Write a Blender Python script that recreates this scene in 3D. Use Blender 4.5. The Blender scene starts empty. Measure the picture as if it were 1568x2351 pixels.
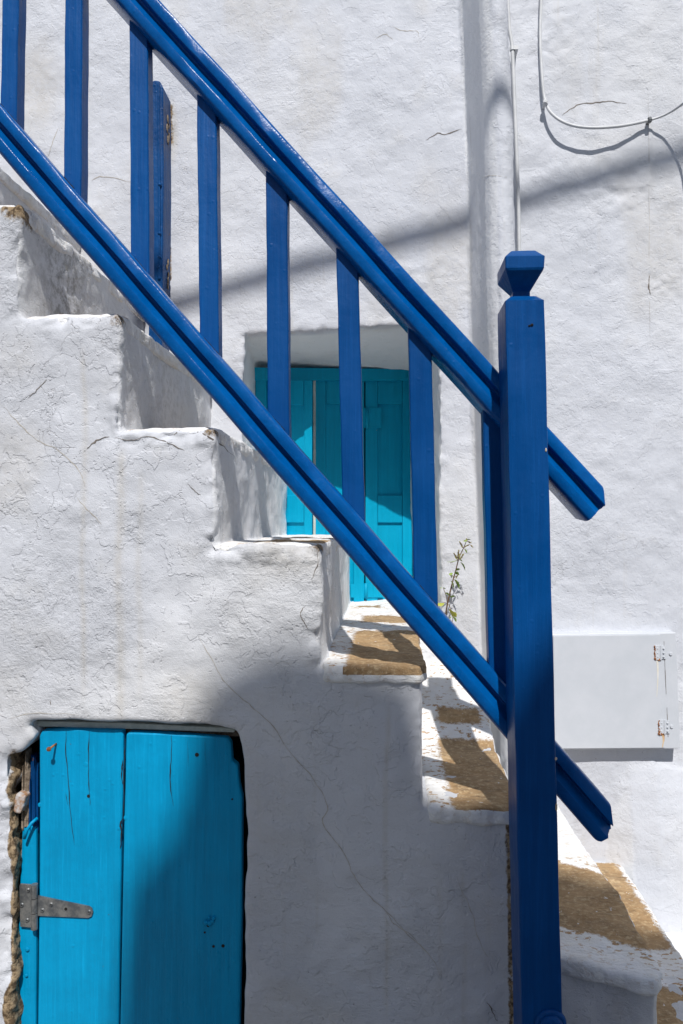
import bpy, bmesh, math, random
import numpy as np
from mathutils import Vector, Matrix
from mathutils.bvhtree import BVHTree

random.seed(7)
S = bpy.context.scene
COL = S.collection
CZ = 1.45                       # eye height above the lane

# ------------------------------------------------------------------ camera
F = 1700.0                      # focal length in units of a 1568 x 2351 picture
YAW, PITCH = math.atan(100 / 1700), math.radians(0.83)
cam_d = bpy.data.cameras.new('camera')
cam_d.sensor_fit = 'VERTICAL'; cam_d.sensor_height = 36
cam_d.lens = F * 36 / 2351
cam_d.clip_start = 0.05; cam_d.clip_end = 500
cam = bpy.data.objects.new('camera', cam_d); COL.objects.link(cam)
cam.location = (0, 0, CZ)
cam.rotation_euler = (math.pi / 2 + PITCH, 0, YAW)
S.camera = cam
ROT = cam.rotation_euler.to_matrix()

# ------------------------------------------------------------------ light
SUN = Vector((-0.125, 1.0, -1.25)).normalized()       # direction the light travels
world = bpy.data.worlds.new('World'); S.world = world; world.use_nodes = True
wn = world.node_tree; wn.nodes.clear()
sky = wn.nodes.new('ShaderNodeTexSky'); sky.sky_type = 'NISHITA'; sky.sun_disc = False
sky.sun_elevation = math.asin(-SUN.z); sky.sun_rotation = math.atan2(-SUN.x, -SUN.y)
sky.air_density = 1.0; sky.dust_density = 1.0; sky.ozone_density = 1.0
bg = wn.nodes.new('ShaderNodeBackground'); bg.inputs[1].default_value = 0.086
wo = wn.nodes.new('ShaderNodeOutputWorld')
wn.links.new(sky.outputs[0], bg.inputs[0]); wn.links.new(bg.outputs[0], wo.inputs[0])
sun_d = bpy.data.lights.new('sun', 'SUN'); sun_d.energy = 4.5; sun_d.angle = math.radians(0.53)
sun_d.color = (1.0, 0.975, 0.945)
sun = bpy.data.objects.new('sun', sun_d); COL.objects.link(sun)
sun.rotation_euler = SUN.to_track_quat('-Z', 'Y').to_euler()
S.view_settings.view_transform = 'Standard'; S.view_settings.look = 'None'
S.view_settings.exposure = 0.0; S.view_settings.gamma = 1.0
S.view_settings.use_curve_mapping = False
S.render.engine = 'CYCLES'
S.cycles.max_bounces = 8; S.cycles.diffuse_bounces = 5

# ------------------------------------------------------------------ helpers
def ray(x, y):
    return ROT @ Vector((x - 784, 1175.5 - y, -F))
def PY(x, y, Y):
    """point on the upright plane at depth Y that the survey point (x, y) of the picture belongs to"""
    r = ray(x, y); t = Y / r.y
    return Vector((r.x * t, Y, CZ + r.z * t))
def PZ(x, y, z):
    r = ray(x, y); t = (z - CZ) / r.z
    return Vector((r.x * t, r.y * t, z))

def link(name, me, mat=None, parent=None, kind=None, label=None):
    o = bpy.data.objects.new(name, me); COL.objects.link(o)
    if mat: me.materials.append(mat)
    if parent: o.parent = parent; o.matrix_parent_inverse = parent.matrix_world.inverted()
    if kind: o['kind'] = kind
    if label: o['label'] = label
    return o
def thing(name, loc, label, cat, group=None):
    o = bpy.data.objects.new(name, None); COL.objects.link(o); o.location = loc
    o.empty_display_size = 0.1
    o['label'] = label; o['category'] = cat
    if group: o['group'] = group
    bpy.context.view_layer.update()
    return o
def tagm(o, label, cat, group=None):
    o['label'] = label; o['category'] = cat
    if group: o['group'] = group
    return o

def hexa(bm, c):
    """c: 8 corners, bottom ring then top ring"""
    v = [bm.verts.new(p) for p in c]
    for f in ((0, 3, 2, 1), (4, 5, 6, 7), (0, 1, 5, 4), (1, 2, 6, 5), (2, 3, 7, 6), (3, 0, 4, 7)):
        bm.faces.new([v[i] for i in f])
def box(bm, x0, x1, y0, y1, z0, z1):
    hexa(bm, [(x0, y0, z0), (x1, y0, z0), (x1, y1, z0), (x0, y1, z0),
              (x0, y0, z1), (x1, y0, z1), (x1, y1, z1), (x0, y1, z1)])
def prism(bm, pts, axis, a, b):
    """extrude polygon pts along axis ('y' : pts=(x,z), 'z' : pts=(x,y))"""
    def mk(p, t):
        return (p[0], t, p[1]) if axis == 'y' else ((p[0], p[1], t) if axis == 'z' else (t, p[0], p[1]))
    A = [bm.verts.new(mk(p, a)) for p in pts]; B = [bm.verts.new(mk(p, b)) for p in pts]
    bm.faces.new(A); bm.faces.new(list(reversed(B)))
    n = len(pts)
    for i in range(n):
        bm.faces.new((A[i], B[i], B[(i + 1) % n], A[(i + 1) % n]))
def done(bm, name='m', smooth=False):
    bmesh.ops.recalc_face_normals(bm, faces=bm.faces)
    me = bpy.data.meshes.new(name); bm.to_mesh(me); bm.free()
    if smooth:
        me.shade_smooth()
    return me
def bevel(bm, w, seg=2, edges=None):
    bmesh.ops.recalc_face_normals(bm, faces=bm.faces)
    bmesh.ops.bevel(bm, geom=edges or [e for e in bm.edges if e.calc_face_angle(0) > 0.5], offset=w, segments=seg,
                    profile=0.5, affect='EDGES', clamp_overlap=True)
def tube(bm, pts, r, n=8, cap=True):
    pts = [Vector(p) for p in pts]
    rs = r if isinstance(r, (list, tuple)) else [r] * len(pts)
    rings = []; up = None
    for i, p in enumerate(pts):
        t = (pts[min(i + 1, len(pts) - 1)] - pts[max(i - 1, 0)]).normalized()
        if up is None:
            up = t.orthogonal().normalized()
        up = (up - t * up.dot(t)).normalized(); s = t.cross(up)
        rings.append([bm.verts.new(p + rs[i] * (math.cos(a) * up + math.sin(a) * s))
                      for a in (2 * math.pi * k / n for k in range(n))])
    for A, B in zip(rings, rings[1:]):
        for k in range(n):
            bm.faces.new((A[k], A[(k + 1) % n], B[(k + 1) % n], B[k]))
    if cap:
        bm.faces.new(list(reversed(rings[0]))); bm.faces.new(rings[-1])
def spline(pts, m=6):
    pts = [Vector(p) for p in pts]; out = []
    for i in range(len(pts) - 1):
        p0, p1, p2, p3 = pts[max(i - 1, 0)], pts[i], pts[i + 1], pts[min(i + 2, len(pts) - 1)]
        for k in range(m):
            t = k / m
            out.append(0.5 * ((2 * p1) + (p2 - p0) * t + (2 * p0 - 5 * p1 + 4 * p2 - p3) * t * t + (3 * p1 - p0 - 3 * p2 + p3) * t ** 3))
    out.append(pts[-1]); return out

# numpy value noise -------------------------------------------------------
def _hash(i, j, k, seed):
    h = (i * 374761393 + j * 668265263 + k * 2147483647 + seed * 1274126177) & 0xFFFFFFFF
    h = ((h ^ (h >> 13)) * 1274126177) & 0xFFFFFFFF
    h = ((h ^ (h >> 16)) * 2246822519) & 0xFFFFFFFF
    return ((h ^ (h >> 15)) & 0xFFFF) / 32767.5 - 1.0
def vnoise(p, scale, seed=0):
    q = p / scale; i = np.floor(q).astype(np.int64); f = q - i; f = f * f * f * (f * (f * 6 - 15) + 10)
    r = 0
    for a in (0, 1):
        for b in (0, 1):
            for c in (0, 1):
                w = (f[:, 0] if a else 1 - f[:, 0]) * (f[:, 1] if b else 1 - f[:, 1]) * (f[:, 2] if c else 1 - f[:, 2])
                r = r + w * _hash(i[:, 0] + a, i[:, 1] + b, i[:, 2] + c, seed)
    return r
def fbm(p, scale, octv, seed=0):
    r = 0; a = 1
    for o in range(octv):
        r = r + a * vnoise(p + 7.3 * o, scale / 2 ** o, seed + o); a *= 0.5
    return r
def seg_dist(p, segs):
    d = np.full(len(p), 9.0)
    for a, b in segs:
        a = np.array(a, float); b = np.array(b, float); ab = b - a
        t = np.clip(((p - a) @ ab) / (ab @ ab), 0, 1)
        d = np.minimum(d, np.linalg.norm(p - (a + t[:, None] * ab), axis=1))
    return d
def smst(x, a, b):
    t = np.clip((x - a) / (b - a), 0, 1); return t * t * (3 - 2 * t)

def remeshed(bm, voxel, smooth_iter=3):
    """fuse the solids in bm into one skin of small quads; returns verts, quads"""
    bmesh.ops.recalc_face_normals(bm, faces=bm.faces)
    me = bpy.data.meshes.new('tmp'); bm.to_mesh(me); bm.free()
    o = bpy.data.objects.new('tmp', me); COL.objects.link(o)
    m = o.modifiers.new('r', 'REMESH'); m.mode = 'VOXEL'; m.voxel_size = voxel; m.adaptivity = 0
    dg = bpy.context.evaluated_depsgraph_get(); dg.update()
    ev = o.evaluated_get(dg); em = ev.to_mesh()
    nv = len(em.vertices); co = np.empty(nv * 3, np.float32); em.vertices.foreach_get('co', co); co = co.reshape(-1, 3).astype(float)
    nl = len(em.loops); li = np.empty(nl, np.int32); em.loops.foreach_get('vertex_index', li)
    npoly = len(em.polygons); ls = np.empty(npoly, np.int32); em.polygons.foreach_get('loop_start', ls)
    q = np.stack([li[ls], li[ls + 1], li[ls + 2], li[ls + 3]], 1)
    ev.to_mesh_clear(); bpy.data.objects.remove(o); bpy.data.meshes.remove(me)
    E = np.concatenate([q[:, [0, 1]], q[:, [1, 2]], q[:, [2, 3]], q[:, [3, 0]]])
    for _ in range(smooth_iter):
        acc = np.zeros_like(co); cnt = np.bincount(np.concatenate([E[:, 0], E[:, 1]]), minlength=nv)
        for d in range(3):
            acc[:, d] = np.bincount(E[:, 0], weights=co[E[:, 1], d], minlength=nv) + np.bincount(E[:, 1], weights=co[E[:, 0], d], minlength=nv)
        co = co * 0.4 + 0.6 * acc / np.maximum(cnt, 1)[:, None]
    return co, q
def vnormals(co, q):
    n = np.cross(co[q[:, 2]] - co[q[:, 0]], co[q[:, 3]] - co[q[:, 1]])
    out = np.zeros_like(co)
    for k in range(4):
        for d in range(3):
            out[:, d] += np.bincount(q[:, k], weights=n[:, d], minlength=len(co))
    return out / np.maximum(np.linalg.norm(out, axis=1), 1e-9)[:, None]
def quadmesh(name, co, q, attrs=None):
    used = np.zeros(len(co), bool); used[q.ravel()] = True
    idx = np.cumsum(used) - 1; co = co[used]; q = idx[q]
    me = bpy.data.meshes.new(name)
    me.vertices.add(len(co)); me.vertices.foreach_set('co', co.astype(np.float32).ravel())
    me.loops.add(q.size); me.loops.foreach_set('vertex_index', q.astype(np.int32).ravel())
    me.polygons.add(len(q)); me.polygons.foreach_set('loop_start', np.arange(0, q.size, 4, dtype=np.int32))
    me.update(calc_edges=True); me.validate(); me.shade_smooth()
    for k, v in (attrs or {}).items():
        a = me.attributes.new(k, 'FLOAT', 'POINT'); a.data.foreach_set('value', v[used].astype(np.float32))
    return me

# ------------------------------------------------------------------ materials
class M:
    def __init__(s, name, rough=0.6, spec=0.5, metal=0):
        s.m = bpy.data.materials.new(name); s.m.use_nodes = True; s.t = s.m.node_tree
        s.b = s.t.nodes['Principled BSDF']; s.b.inputs['Roughness'].default_value = rough
        s.b.inputs['Specular IOR Level'].default_value = spec; s.b.inputs['Metallic'].default_value = metal
        s.co = s.t.nodes.new('ShaderNodeNewGeometry').outputs['Position']
    def n(s, typ, **kw):
        n = s.t.nodes.new('ShaderNode' + typ)
        for k, v in kw.items():
            if k[0] == 'i':
                n.inputs[int(k[1:])].default_value = v
            else:
                setattr(n, k, v)
        return n
    def l(s, a, b): s.t.links.new(a, b)
    def scaled(s, sx, sy, sz):
        m = s.n('Mapping'); m.inputs['Scale'].default_value = (sx, sy, sz); s.l(s.co, m.inputs[0]); return m.outputs[0]
    def noise(s, scale, detail=4, rough=0.6, vec=None, dist=0):
        n = s.n('TexNoise'); n.inputs['Scale'].default_value = scale; n.inputs['Detail'].default_value = detail
        n.inputs['Roughness'].default_value = rough; n.inputs['Distortion'].default_value = dist
        s.l(vec or s.co, n.inputs['Vector']); return n.outputs['Fac']
    def math(s, op, a, b=0.0, clamp=False):
        n = s.n('Math', operation=op); n.use_clamp = clamp
        for i, v in ((0, a), (1, b)):
            if isinstance(v, (int, float)): n.inputs[i].default_value = v
            else: s.l(v, n.inputs[i])
        return n.outputs[0]
    def rng(s, v, a, b, c=0.0, d=1.0, smooth=True):
        n = s.n('MapRange'); n.interpolation_type = 'SMOOTHSTEP' if smooth else 'LINEAR'
        s.l(v, n.inputs[0])
        for i, x in enumerate((a, b, c, d)): n.inputs[i + 1].default_value = x
        return n.outputs[0]
    def mix(s, f, a, b):
        n = s.n('Mix', data_type='RGBA')
        for i, v in ((0, f), (6, a), (7, b)):
            if isinstance(v, (int, float)): n.inputs[i].default_value = v
            elif isinstance(v, tuple): n.inputs[i].default_value = (*v, 1)
            else: s.l(v, n.inputs[i])
        return n.outputs[2]
    def attr(s, name):
        return s.n('Attribute', attribute_name=name).outputs['Fac']
    def col(s, c):
        if isinstance(c, tuple): s.b.inputs['Base Color'].default_value = (*c, 1)
        else: s.l(c, s.b.inputs['Base Color'])
    def bump(s, hs, dist=0.001):
        prev = None
        for h, st, d in hs:
            b = s.n('Bump'); b.inputs['Strength'].default_value = st; b.inputs['Distance'].default_value = d
            s.l(h, b.inputs['Height'])
            if prev: s.l(prev, b.inputs['Normal'])
            prev = b.outputs[0]
        s.l(prev, s.b.inputs['Normal'])

WHITE = (0.60, 0.615, 0.655)
def plaster(name, pit=1.0, tone=WHITE, rg_amt=1.0):
    m = M(name, 0.75, 0.3)
    big = m.noise(2.2, 3); mid = m.noise(11, 5); fine = m.noise(160, 5, 0.65); grit = m.noise(420, 3, 0.7)
    patch = m.noise(5, 2)
    c = m.mix(m.rng(big, .3, .75), tuple(t * 0.93 for t in tone), tuple(t * 1.03 for t in tone))
    c = m.mix(m.rng(mid, .55, .8, 0, .35), c, (0.56, 0.55, 0.53))
    c = m.mix(m.rng(m.noise(1.1, 4, .6), .45, .7, 0, .5), c, (0.64, 0.635, 0.625))
    c = m.mix(m.rng(m.noise(130, 5, .7), .6, .8, 0, .15), c, (0.40, 0.39, 0.38))
    c = m.mix(m.attr('bounce_wash'), c, (0.78, 0.785, 0.79))  # paler whitewash that also carries painted-in bounce light
    # rain streaks: stretched noise under the cornices and joints
    st = m.noise(1, 4, .6, m.scaled(22, 22, 0.55))
    c = m.mix(m.math('MULTIPLY', m.rng(st, .58, .78, 0, .4), m.rng(patch, .4, .6)), c, (0.47, 0.43, 0.36))
    # marks recorded on the mesh
    dn = m.noise(60, 6, .7)
    stain = m.math('MULTIPLY', m.attr('stain'), m.rng(dn, .3, .6, .45, 1))
    c = m.mix(stain, c, (0.45, 0.40, 0.31))
    d = m.math('ADD', m.attr('dirt'), m.math('MULTIPLY', m.math('SUBTRACT', dn, .5), 1.5))
    dm = m.math('MULTIPLY', m.rng(d, .42, .8), m.rng(m.attr('dirt'), .03, .15))
    c = m.mix(dm, c, m.mix(m.rng(m.noise(90, 3), .4, .6), (0.10, 0.065, 0.035), (0.34, 0.25, 0.15)))
    g = m.math('MULTIPLY', m.attr('mould'), m.rng(m.noise(38, 6, .75), .42, .62))
    c = m.mix(g, c, (0.22, 0.215, 0.20))
    # tiny dark pits and specks
    vo = m.n('TexVoronoi'); vo.inputs['Scale'].default_value = 38; m.l(m.co, vo.inputs['Vector'])
    speck = m.math('MULTIPLY', m.math('LESS_THAN', vo.outputs['Distance'], .06), m.math('GREATER_THAN', m.noise(7, 2), .56))
    c = m.mix(m.math('MULTIPLY', speck, .55 * pit), c, (0.2, 0.19, 0.18))
    # hairline crackle
    vd = m.n('TexVoronoi', feature='DISTANCE_TO_EDGE'); vd.inputs['Scale'].default_value = 5.5
    w = m.n('TexNoise'); w.inputs['Scale'].default_value = 9; w.inputs['Detail'].default_value = 5; m.l(m.co, w.inputs['Vector'])
    vm = m.n('VectorMath', operation='MULTIPLY_ADD'); m.l(w.outputs['Color'], vm.inputs[0]); vm.inputs[1].default_value = (.35, .35, .35); m.l(m.co, vm.inputs[2])
    m.l(vm.outputs[0], vd.inputs['Vector'])
    cr = m.math('MULTIPLY', m.rng(vd.outputs['Distance'], 0.0, .012, 1, 0), m.rng(m.noise(3.1, 2), .60, .66))
    c = m.mix(m.math('MULTIPLY', cr, .2 * pit), c, (0.33, 0.31, 0.28))
    m.col(c)
    warp = m.n('TexNoise'); warp.inputs['Scale'].default_value = 14; warp.inputs['Detail'].default_value = 4; m.l(m.co, warp.inputs['Vector'])
    wv = m.n('VectorMath', operation='MULTIPLY_ADD'); m.l(warp.outputs['Color'], wv.inputs[0]); wv.inputs[1].default_value = (.08, .08, .08); m.l(m.co, wv.inputs[2])
    lay = m.rng(m.noise(7, 5, .55, wv.outputs[0]), .495, .515)              # edges of old limewash layers
    lay2 = m.rng(m.noise(16, 4, .6, wv.outputs[0]), .60, .615)
    grain = m.noise(75, 8, .72); rg = m.rng(m.noise(3.6, 4, .6), .42, .60, .12, 1.3)
    drag = m.math('MULTIPLY', m.noise(1, 5, .65, m.scaled(18, 18, 60), 1.2), m.rng(m.noise(2.3, 2), .45, .6))
    pits = m.rng(vo.outputs['Distance'], .02, .14)
    v2 = m.n('TexVoronoi'); v2.inputs['Scale'].default_value = 95; m.l(wv.outputs[0], v2.inputs['Vector'])
    pim = m.math('MULTIPLY', m.rng(v2.outputs['Distance'], .06, .25, 1, 0), m.rng(m.noise(11, 3), .52, .60))
    m.bump([(mid, .3, .02), (drag, .5 * rg_amt, .006), (m.math('ADD', lay, lay2), .75 * rg_amt, .0014), (m.math('MULTIPLY', grain, rg), .8 * rg_amt, .0046), (m.math('SUBTRACT', 1, pim), .8 * rg_amt, .0016),
            (m.math('SUBTRACT', pits, m.math('MULTIPLY', cr, 2)), .5 * pit, .0018), (grit, .7 * rg_amt, .0016)])
    return m.m
def paint(name, base, dark, rough=.34, chips=0.5, streak='z', bumpy=1.0, chipcol=(0.35, 0.25, 0.16)):
    m = M(name, rough, .16)
    sc = {'z': (60, 60, 2.2), 'x': (2.2, 60, 60), 'd': (26, 60, 26)}[streak]
    st = m.noise(1, 5, .65, m.scaled(*sc)); n = m.noise(6, 4); f = m.noise(220, 3)
    c = m.mix(m.rng(m.math('ADD', m.math('MULTIPLY', st, .5), m.math('MULTIPLY', n, .5)), .35, .65), dark, base)
    c = m.mix(m.rng(m.noise(1, 6, .7, m.scaled(*[v * 3 for v in sc])), .5, .75, 0, .45), c, tuple(min(1, v * 1.35 + .004) for v in base))
    ch = m.noise(34, 6, .7)
    chm = m.math('MULTIPLY', m.rng(ch, .745 - .04 * chips, .75 - .04 * chips), m.math('GREATER_THAN', m.noise(5.3, 2), .55))
    c = m.mix(chm, c, chipcol)
    m.col(c)
    rr = m.rng(n, .3, .7, rough - .06, rough + .1); m.l(rr, m.b.inputs['Roughness'])
    vo = m.n('TexVoronoi'); vo.inputs['Scale'].default_value = 42; m.l(m.co, vo.inputs['Vector'])
    gl = m.noise(70, 4, .6); sag = m.noise(1, 3, .5, m.scaled(45, 45, 14), .4)
    dents = m.math('MULTIPLY', m.rng(vo.outputs['Distance'], .03, .2, 1, 0), m.math('GREATER_THAN', m.noise(8, 2), .5))
    m.bump([(n, .3 * bumpy, .006), (st, .8 * bumpy, .0016), (dents, .35 * bumpy, .0012), (gl, .3 * bumpy, .0016), (sag, .35 * bumpy, .002), (f, .35 * bumpy, .0004),
            (m.math('SUBTRACT', 1, chm), .6, .0008)])
    return m.m
def simple(name, c1, c2, rough, scale=30, metal=0, bs=.3, bd=.002, spec=.5):
    m = M(name, rough, spec, metal); n = m.noise(scale, 6, .65)
    m.col(m.mix(m.rng(n, .35, .65), c1, c2)); m.bump([(n, bs, bd), (m.noise(scale * 6, 3), bs, bd * .3)]); return m.m
def stone_tread():
    m = M('worn stone tread under whitewash', .8, .3)
    n1 = m.noise(14, 6, .7); n2 = m.noise(90, 5, .7); lay = m.noise(1, 5, .6, m.scaled(30, 90, 90), .5)
    st = m.mix(m.rng(n1, .3, .7), (0.29, 0.18, 0.085), (0.47, 0.31, 0.16))
    st = m.mix(m.rng(m.noise(4.5, 5, .65), .45, .65, 0, .4), st, (0.26, 0.20, 0.13))
    st = m.mix(m.rng(lay, .52, .7, 0, .5), st, (0.15, 0.11, 0.07))
    st = m.mix(m.rng(n2, .48, .68, 0, .75), st, (0.60, 0.46, 0.28))
    st = m.mix(m.rng(m.noise(210, 4, .7), .58, .72, 0, .4), st, (0.12, 0.09, 0.06))
    w = m.attr('wash')
    e = m.math('ADD', w, m.math('MULTIPLY', m.math('SUBTRACT', m.noise(45, 6, .7), .5), .035))
    e = m.math('ADD', e, m.math('MULTIPLY', m.math('SUBTRACT', m.noise(160, 5, .75), .5), .03))
    wm = m.rng(e, -.007, .007)
    # paint splashes on the stone and worn spots in the whitewash
    spl = m.rng(m.noise(70, 4, .55), .70, .72)
    worn = m.math('MULTIPLY', m.rng(m.noise(48, 5, .6, m.scaled(1, 1.6, 1)), .575, .60), m.rng(w, .0, .12, 1, .2))
    wm2 = m.math('MAXIMUM', m.math('MULTIPLY', wm, m.math('SUBTRACT', 1, worn)), m.math('MULTIPLY', spl, m.math('SUBTRACT', 1, wm)))
    orange = m.mix(m.rng(n2, .4, .6), (0.38, 0.22, 0.10), (0.50, 0.34, 0.19))
    st = m.mix(wm, st, orange)
    c = m.mix(wm2, st, m.mix(m.rng(n1, .4, .7), (0.80, 0.80, 0.80), (0.76, 0.74, 0.69)))
    m.col(c)
    m.bump([(n1, .7, .008), (lay, m_s(.9), .006), (n2, .9, .003), (wm2, .6, .0015)])
    return m.m
def m_s(v): return v

MAT = dict(
    plaster=plaster('rough white limewashed plaster'),
    plaster2=plaster('white limewashed house plaster', .8, (0.60, 0.617, 0.66), .6),
    blue=paint('deep blue enamel paint', (0.0, 0.060, 0.225), (0.0, 0.046, 0.18), .36, streak='z'),
    rail=paint('deep blue enamel rail paint', (0.0, 0.088, 0.31), (0.0, 0.066, 0.245), .26, streak='d'),
    blue2=paint('sun-faded blue enamel paint', (0.0, 0.072, 0.26), (0.0, 0.056, 0.215), .4, streak='z'),
    oldblue=paint('old chipped blue paint', (0.002, 0.065, 0.22), (0.001, 0.035, 0.13), .4, 2.2, bumpy=2.5, chipcol=(.12, .06, .03)),
    cyan=paint('turquoise door paint', (0.0, 0.30, 0.56), (0.0, 0.235, 0.445), .42, .9, bumpy=1.5, chipcol=(.07, .12, .13)),
    teal=paint('turquoise shutter paint', (0.0, 0.33, 0.52), (0.0, 0.29, 0.46), .45, .2),
    stone=stone_tread(),
    dark=simple('dark gap', (.006, .005, .004), (.012, .01, .008), .95),
    rot=simple('rotten grey wood', (.12, .085, .055), (.30, .24, .18), .9, 60, bs=.8, bd=.006),
    rust=simple('rusty steel', (.16, .05, .015), (.42, .17, .05), .8, 120),
    steel=simple('weathered galvanised steel', (.12, .13, .14), (.26, .26, .25), .45, 50, .6),
    green=simple('pale green painted lintel board', (.42, .47, .43), (.56, .60, .56), .6, 40),
    whitemetal=simple('white painted sheet metal', (.54, .565, .60), (.58, .60, .635), .45, 9, bs=.15, bd=.002),
    cable=simple('white plastic cable', (.52, .53, .54), (.60, .61, .62), .45, 20, bs=.1),
    black=simple('black cable bundle', (.02, .02, .02), (.03, .03, .03), .6),
    crack=simple('crack dirt', (.12, .10, .085), (.24, .21, .18), .95, 80),
    crackb=simple('soft brown crack', (.40, .36, .30), (.54, .51, .46), .95, 80),
    stem=simple('plant stem', (.16, .09, .05), (.22, .14, .08), .7),
    leaf=simple('green leaf', (.16, .27, .04), (.28, .38, .06), .55, 60),
    yleaf=simple('yellowing leaf', (.45, .42, .05), (.35, .38, .06), .55, 60),
    seed=simple('dry seed heads', (.24, .22, .06), (.34, .32, .12), .8, 90),
    paving=simple('lane paving', (.20, .19, .17), (.28, .265, .24), .85, 3, bs=.5, bd=.02),
    roof=simple('flat roof screed', (.5, .49, .47), (.6, .59, .57), .9, 3),
)

# ------------------------------------------------------------------ surveyed sizes
YF = 1.55                       # front face of the stair
YW = 2.39                       # house wall
def Z(r): return CZ + r
T = [Z(.93), Z(.689), Z(.447), Z(.199), Z(-.050), Z(-.305), Z(-.593), Z(-.88), Z(-1.06), Z(-1.24)]
#      T0      T1       T2       T3       T4        T5        T6        T7       T8        T9
RX = [-1.01, -.788, -.567, -.359, -.136, .079, .285, .54, .70]      # risers: RX[i] is the right end of T[i]

# ground
bm = bmesh.new(); box(bm, -30, 30, -30, 30, -.3, 0)
link('ground', done(bm), MAT['paving'], kind='structure')

# ------------------------------------------------------------------ staircase masonry
def step_outline(left, notch):
    pts = [(left, T[0])]
    for i in range(0, 6):
        pts += [(RX[i], T[i]), (RX[i], T[i + 1])]
    pts += [(.285, T[6]), (.285, -.05)]
    if notch:
        # opening of the cellar door, ragged on its left side
        o = [(566, 2700), (563, 2351), (561, 2100), (562, 1850), (560, 1740), (552, 1690), (540, 1672), (440, 1662), (300, 1657),
             (70, 1652), (62, 1668), (78, 1692), (50, 1725), (22, 1745), (24, 1850), (36, 1960), (34, 2150), (30, 2351), (28, 2700)]
        pts += [(PY(x, y, YF).x, max(PY(x, y, YF).z, -.05)) for x, y in o]
    pts += [(left, -.05)]
    return pts
bm = bmesh.new()
prism(bm, step_outline(-1.6, True), 'y', YF, YF + .17)
prism(bm, step_outline(-1.6, False), 'y', YF + .15, YW + .06)
# the treads that run on into the door recess
box(bm, -.52, RX[3], YW - .1, 2.96, -.05, T[3])
box(bm, -.52, RX[4], YW - .1, 2.96, -.05, T[4])
box(bm, -.52, RX[5], YW - .1, 2.96, -.05, T[5])
box(bm, RX[5] - .05, .20, YW - .02, 2.96, -.05, T[6] + .20)
# sixth tread rises towards the wall
hexa(bm, [(.06, 1.95, T[6] - .2), (.285, 1.95, T[6] - .2), (.285, 2.5, T[6] - .2), (.06, 2.5, T[6] - .2),
          (.06, 1.95, T[6] - .02), (.285, 1.95, T[6] - .02), (.285, 2.42, T[6] + .17), (.06, 2.42, T[6] + .17)])
# seventh tread with its rounded front, then the two lowest
prism(bm, [(.26, 1.55), (.33, 1.54), (.42, 1.515), (.49, 1.48), (.52, 1.475), (.535, 1.50), (.536, 1.6), (.542, 1.8), (.534, 2.0), (.53, 2.2), (.53, 2.46), (.26, 2.46)], 'z', -.05, T[7])
prism(bm, [(.5, 1.25), (.745, 1.25), (.73, 1.6), (.715, 1.9), (.722, 2.2), (.725, 2.46), (.5, 2.46)], 'z', -.05, T[8])
prism(bm, [(.6, .95), (1.5, .95), (1.5, 2.46), (.6, 2.46)], 'z', -.05, T[9])
co, q = remeshed(bm, .0052, 5)
nor = vnormals(co, q)
segs = []
for i in range(0, 7):
    x0 = RX[i - 1] if i else -1.6
    segs.append(((x0, YF, T[i]), (RX[i], YF, T[i])))
    if i < 6: segs.append(((RX[i], YF, T[i]), (RX[i], YF, T[i + 1])))
dn = seg_dist(co, segs)
upper = smst(co[:, 2], Z(-.34), Z(-.2))
edge = np.exp(-(dn / .022) ** 2)
rub_c = PY(30, 2050, YF)
rub = (1 - smst(co[:, 0], PY(26, 2000, YF).x, PY(56, 2000, YF).x)) * (1 - smst(co[:, 2], PY(0, 1760, YF).z, PY(0, 1690, YF).z)) * \
      smst(co[:, 0], PY(-30, 2000, YF).x, PY(20, 2000, YF).x) * (co[:, 1] < 1.75)
disp = .0060 * fbm(co, .24, 2, 3) + .0030 * fbm(co, .075, 2, 9) + .0009 * fbm(co, .02, 1, 5)
chip = smst(fbm(co, .075, 4, 26), .18, .62)
disp += edge * (.3 + .7 * upper) * (.007 * vnoise(co, .11, 21) + .0045 * vnoise(co, .037, 22) + .0036 * vnoise(co, .012, 24) - .014 * chip)
lumps = smst(-vnoise(co, .12, 77), .0, .6) * smst(co[:, 0], PY(562, 0, YF).x - .01, PY(575, 0, YF).x) * (1 - smst(co[:, 0], PY(640, 0, YF).x, PY(720, 0, YF).x)) * (co[:, 2] < PY(0, 1900, YF).z)
disp += lumps * .004 * fbm(co, .035, 2, 50)
disp += rub * (.013 * fbm(co, .045, 4, 31) - .006)
noseb = np.zeros(len(co))
for i in (2, 3, 4, 5):
    x0 = RX[i - 1]
    inx = smst(co[:, 0], x0 - .005, x0 + .01) * (1 - smst(co[:, 0], RX[i] - .004, RX[i] + .01))
    noseb = np.maximum(noseb, inx * smst(co[:, 2], T[i] - .042, T[i] - .028) * (co[:, 2] < T[i] + .02) * (.55 if i in (2, 5) else 1.0))
disp += noseb * (nor[:, 1] < -.3) * (.003 + .003 * fbm(co, .014, 2, 83) + .005 * vnoise(co, .07, 84))
co2 = co + nor * disp[:, None]
face_r = nor[:, 0] > .5
dirt = np.zeros(len(co))
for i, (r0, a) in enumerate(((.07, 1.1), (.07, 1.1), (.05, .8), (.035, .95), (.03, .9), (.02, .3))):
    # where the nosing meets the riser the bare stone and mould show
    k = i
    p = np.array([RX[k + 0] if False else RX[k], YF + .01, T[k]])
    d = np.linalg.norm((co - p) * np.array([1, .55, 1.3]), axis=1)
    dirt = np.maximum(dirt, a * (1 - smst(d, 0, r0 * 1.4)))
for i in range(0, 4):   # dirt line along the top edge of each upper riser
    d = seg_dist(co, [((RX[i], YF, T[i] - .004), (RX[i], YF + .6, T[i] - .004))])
    dirt = np.maximum(dirt, .52 * (1 - smst(d, .0, .035)) * (co[:, 1] > YF))
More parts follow.
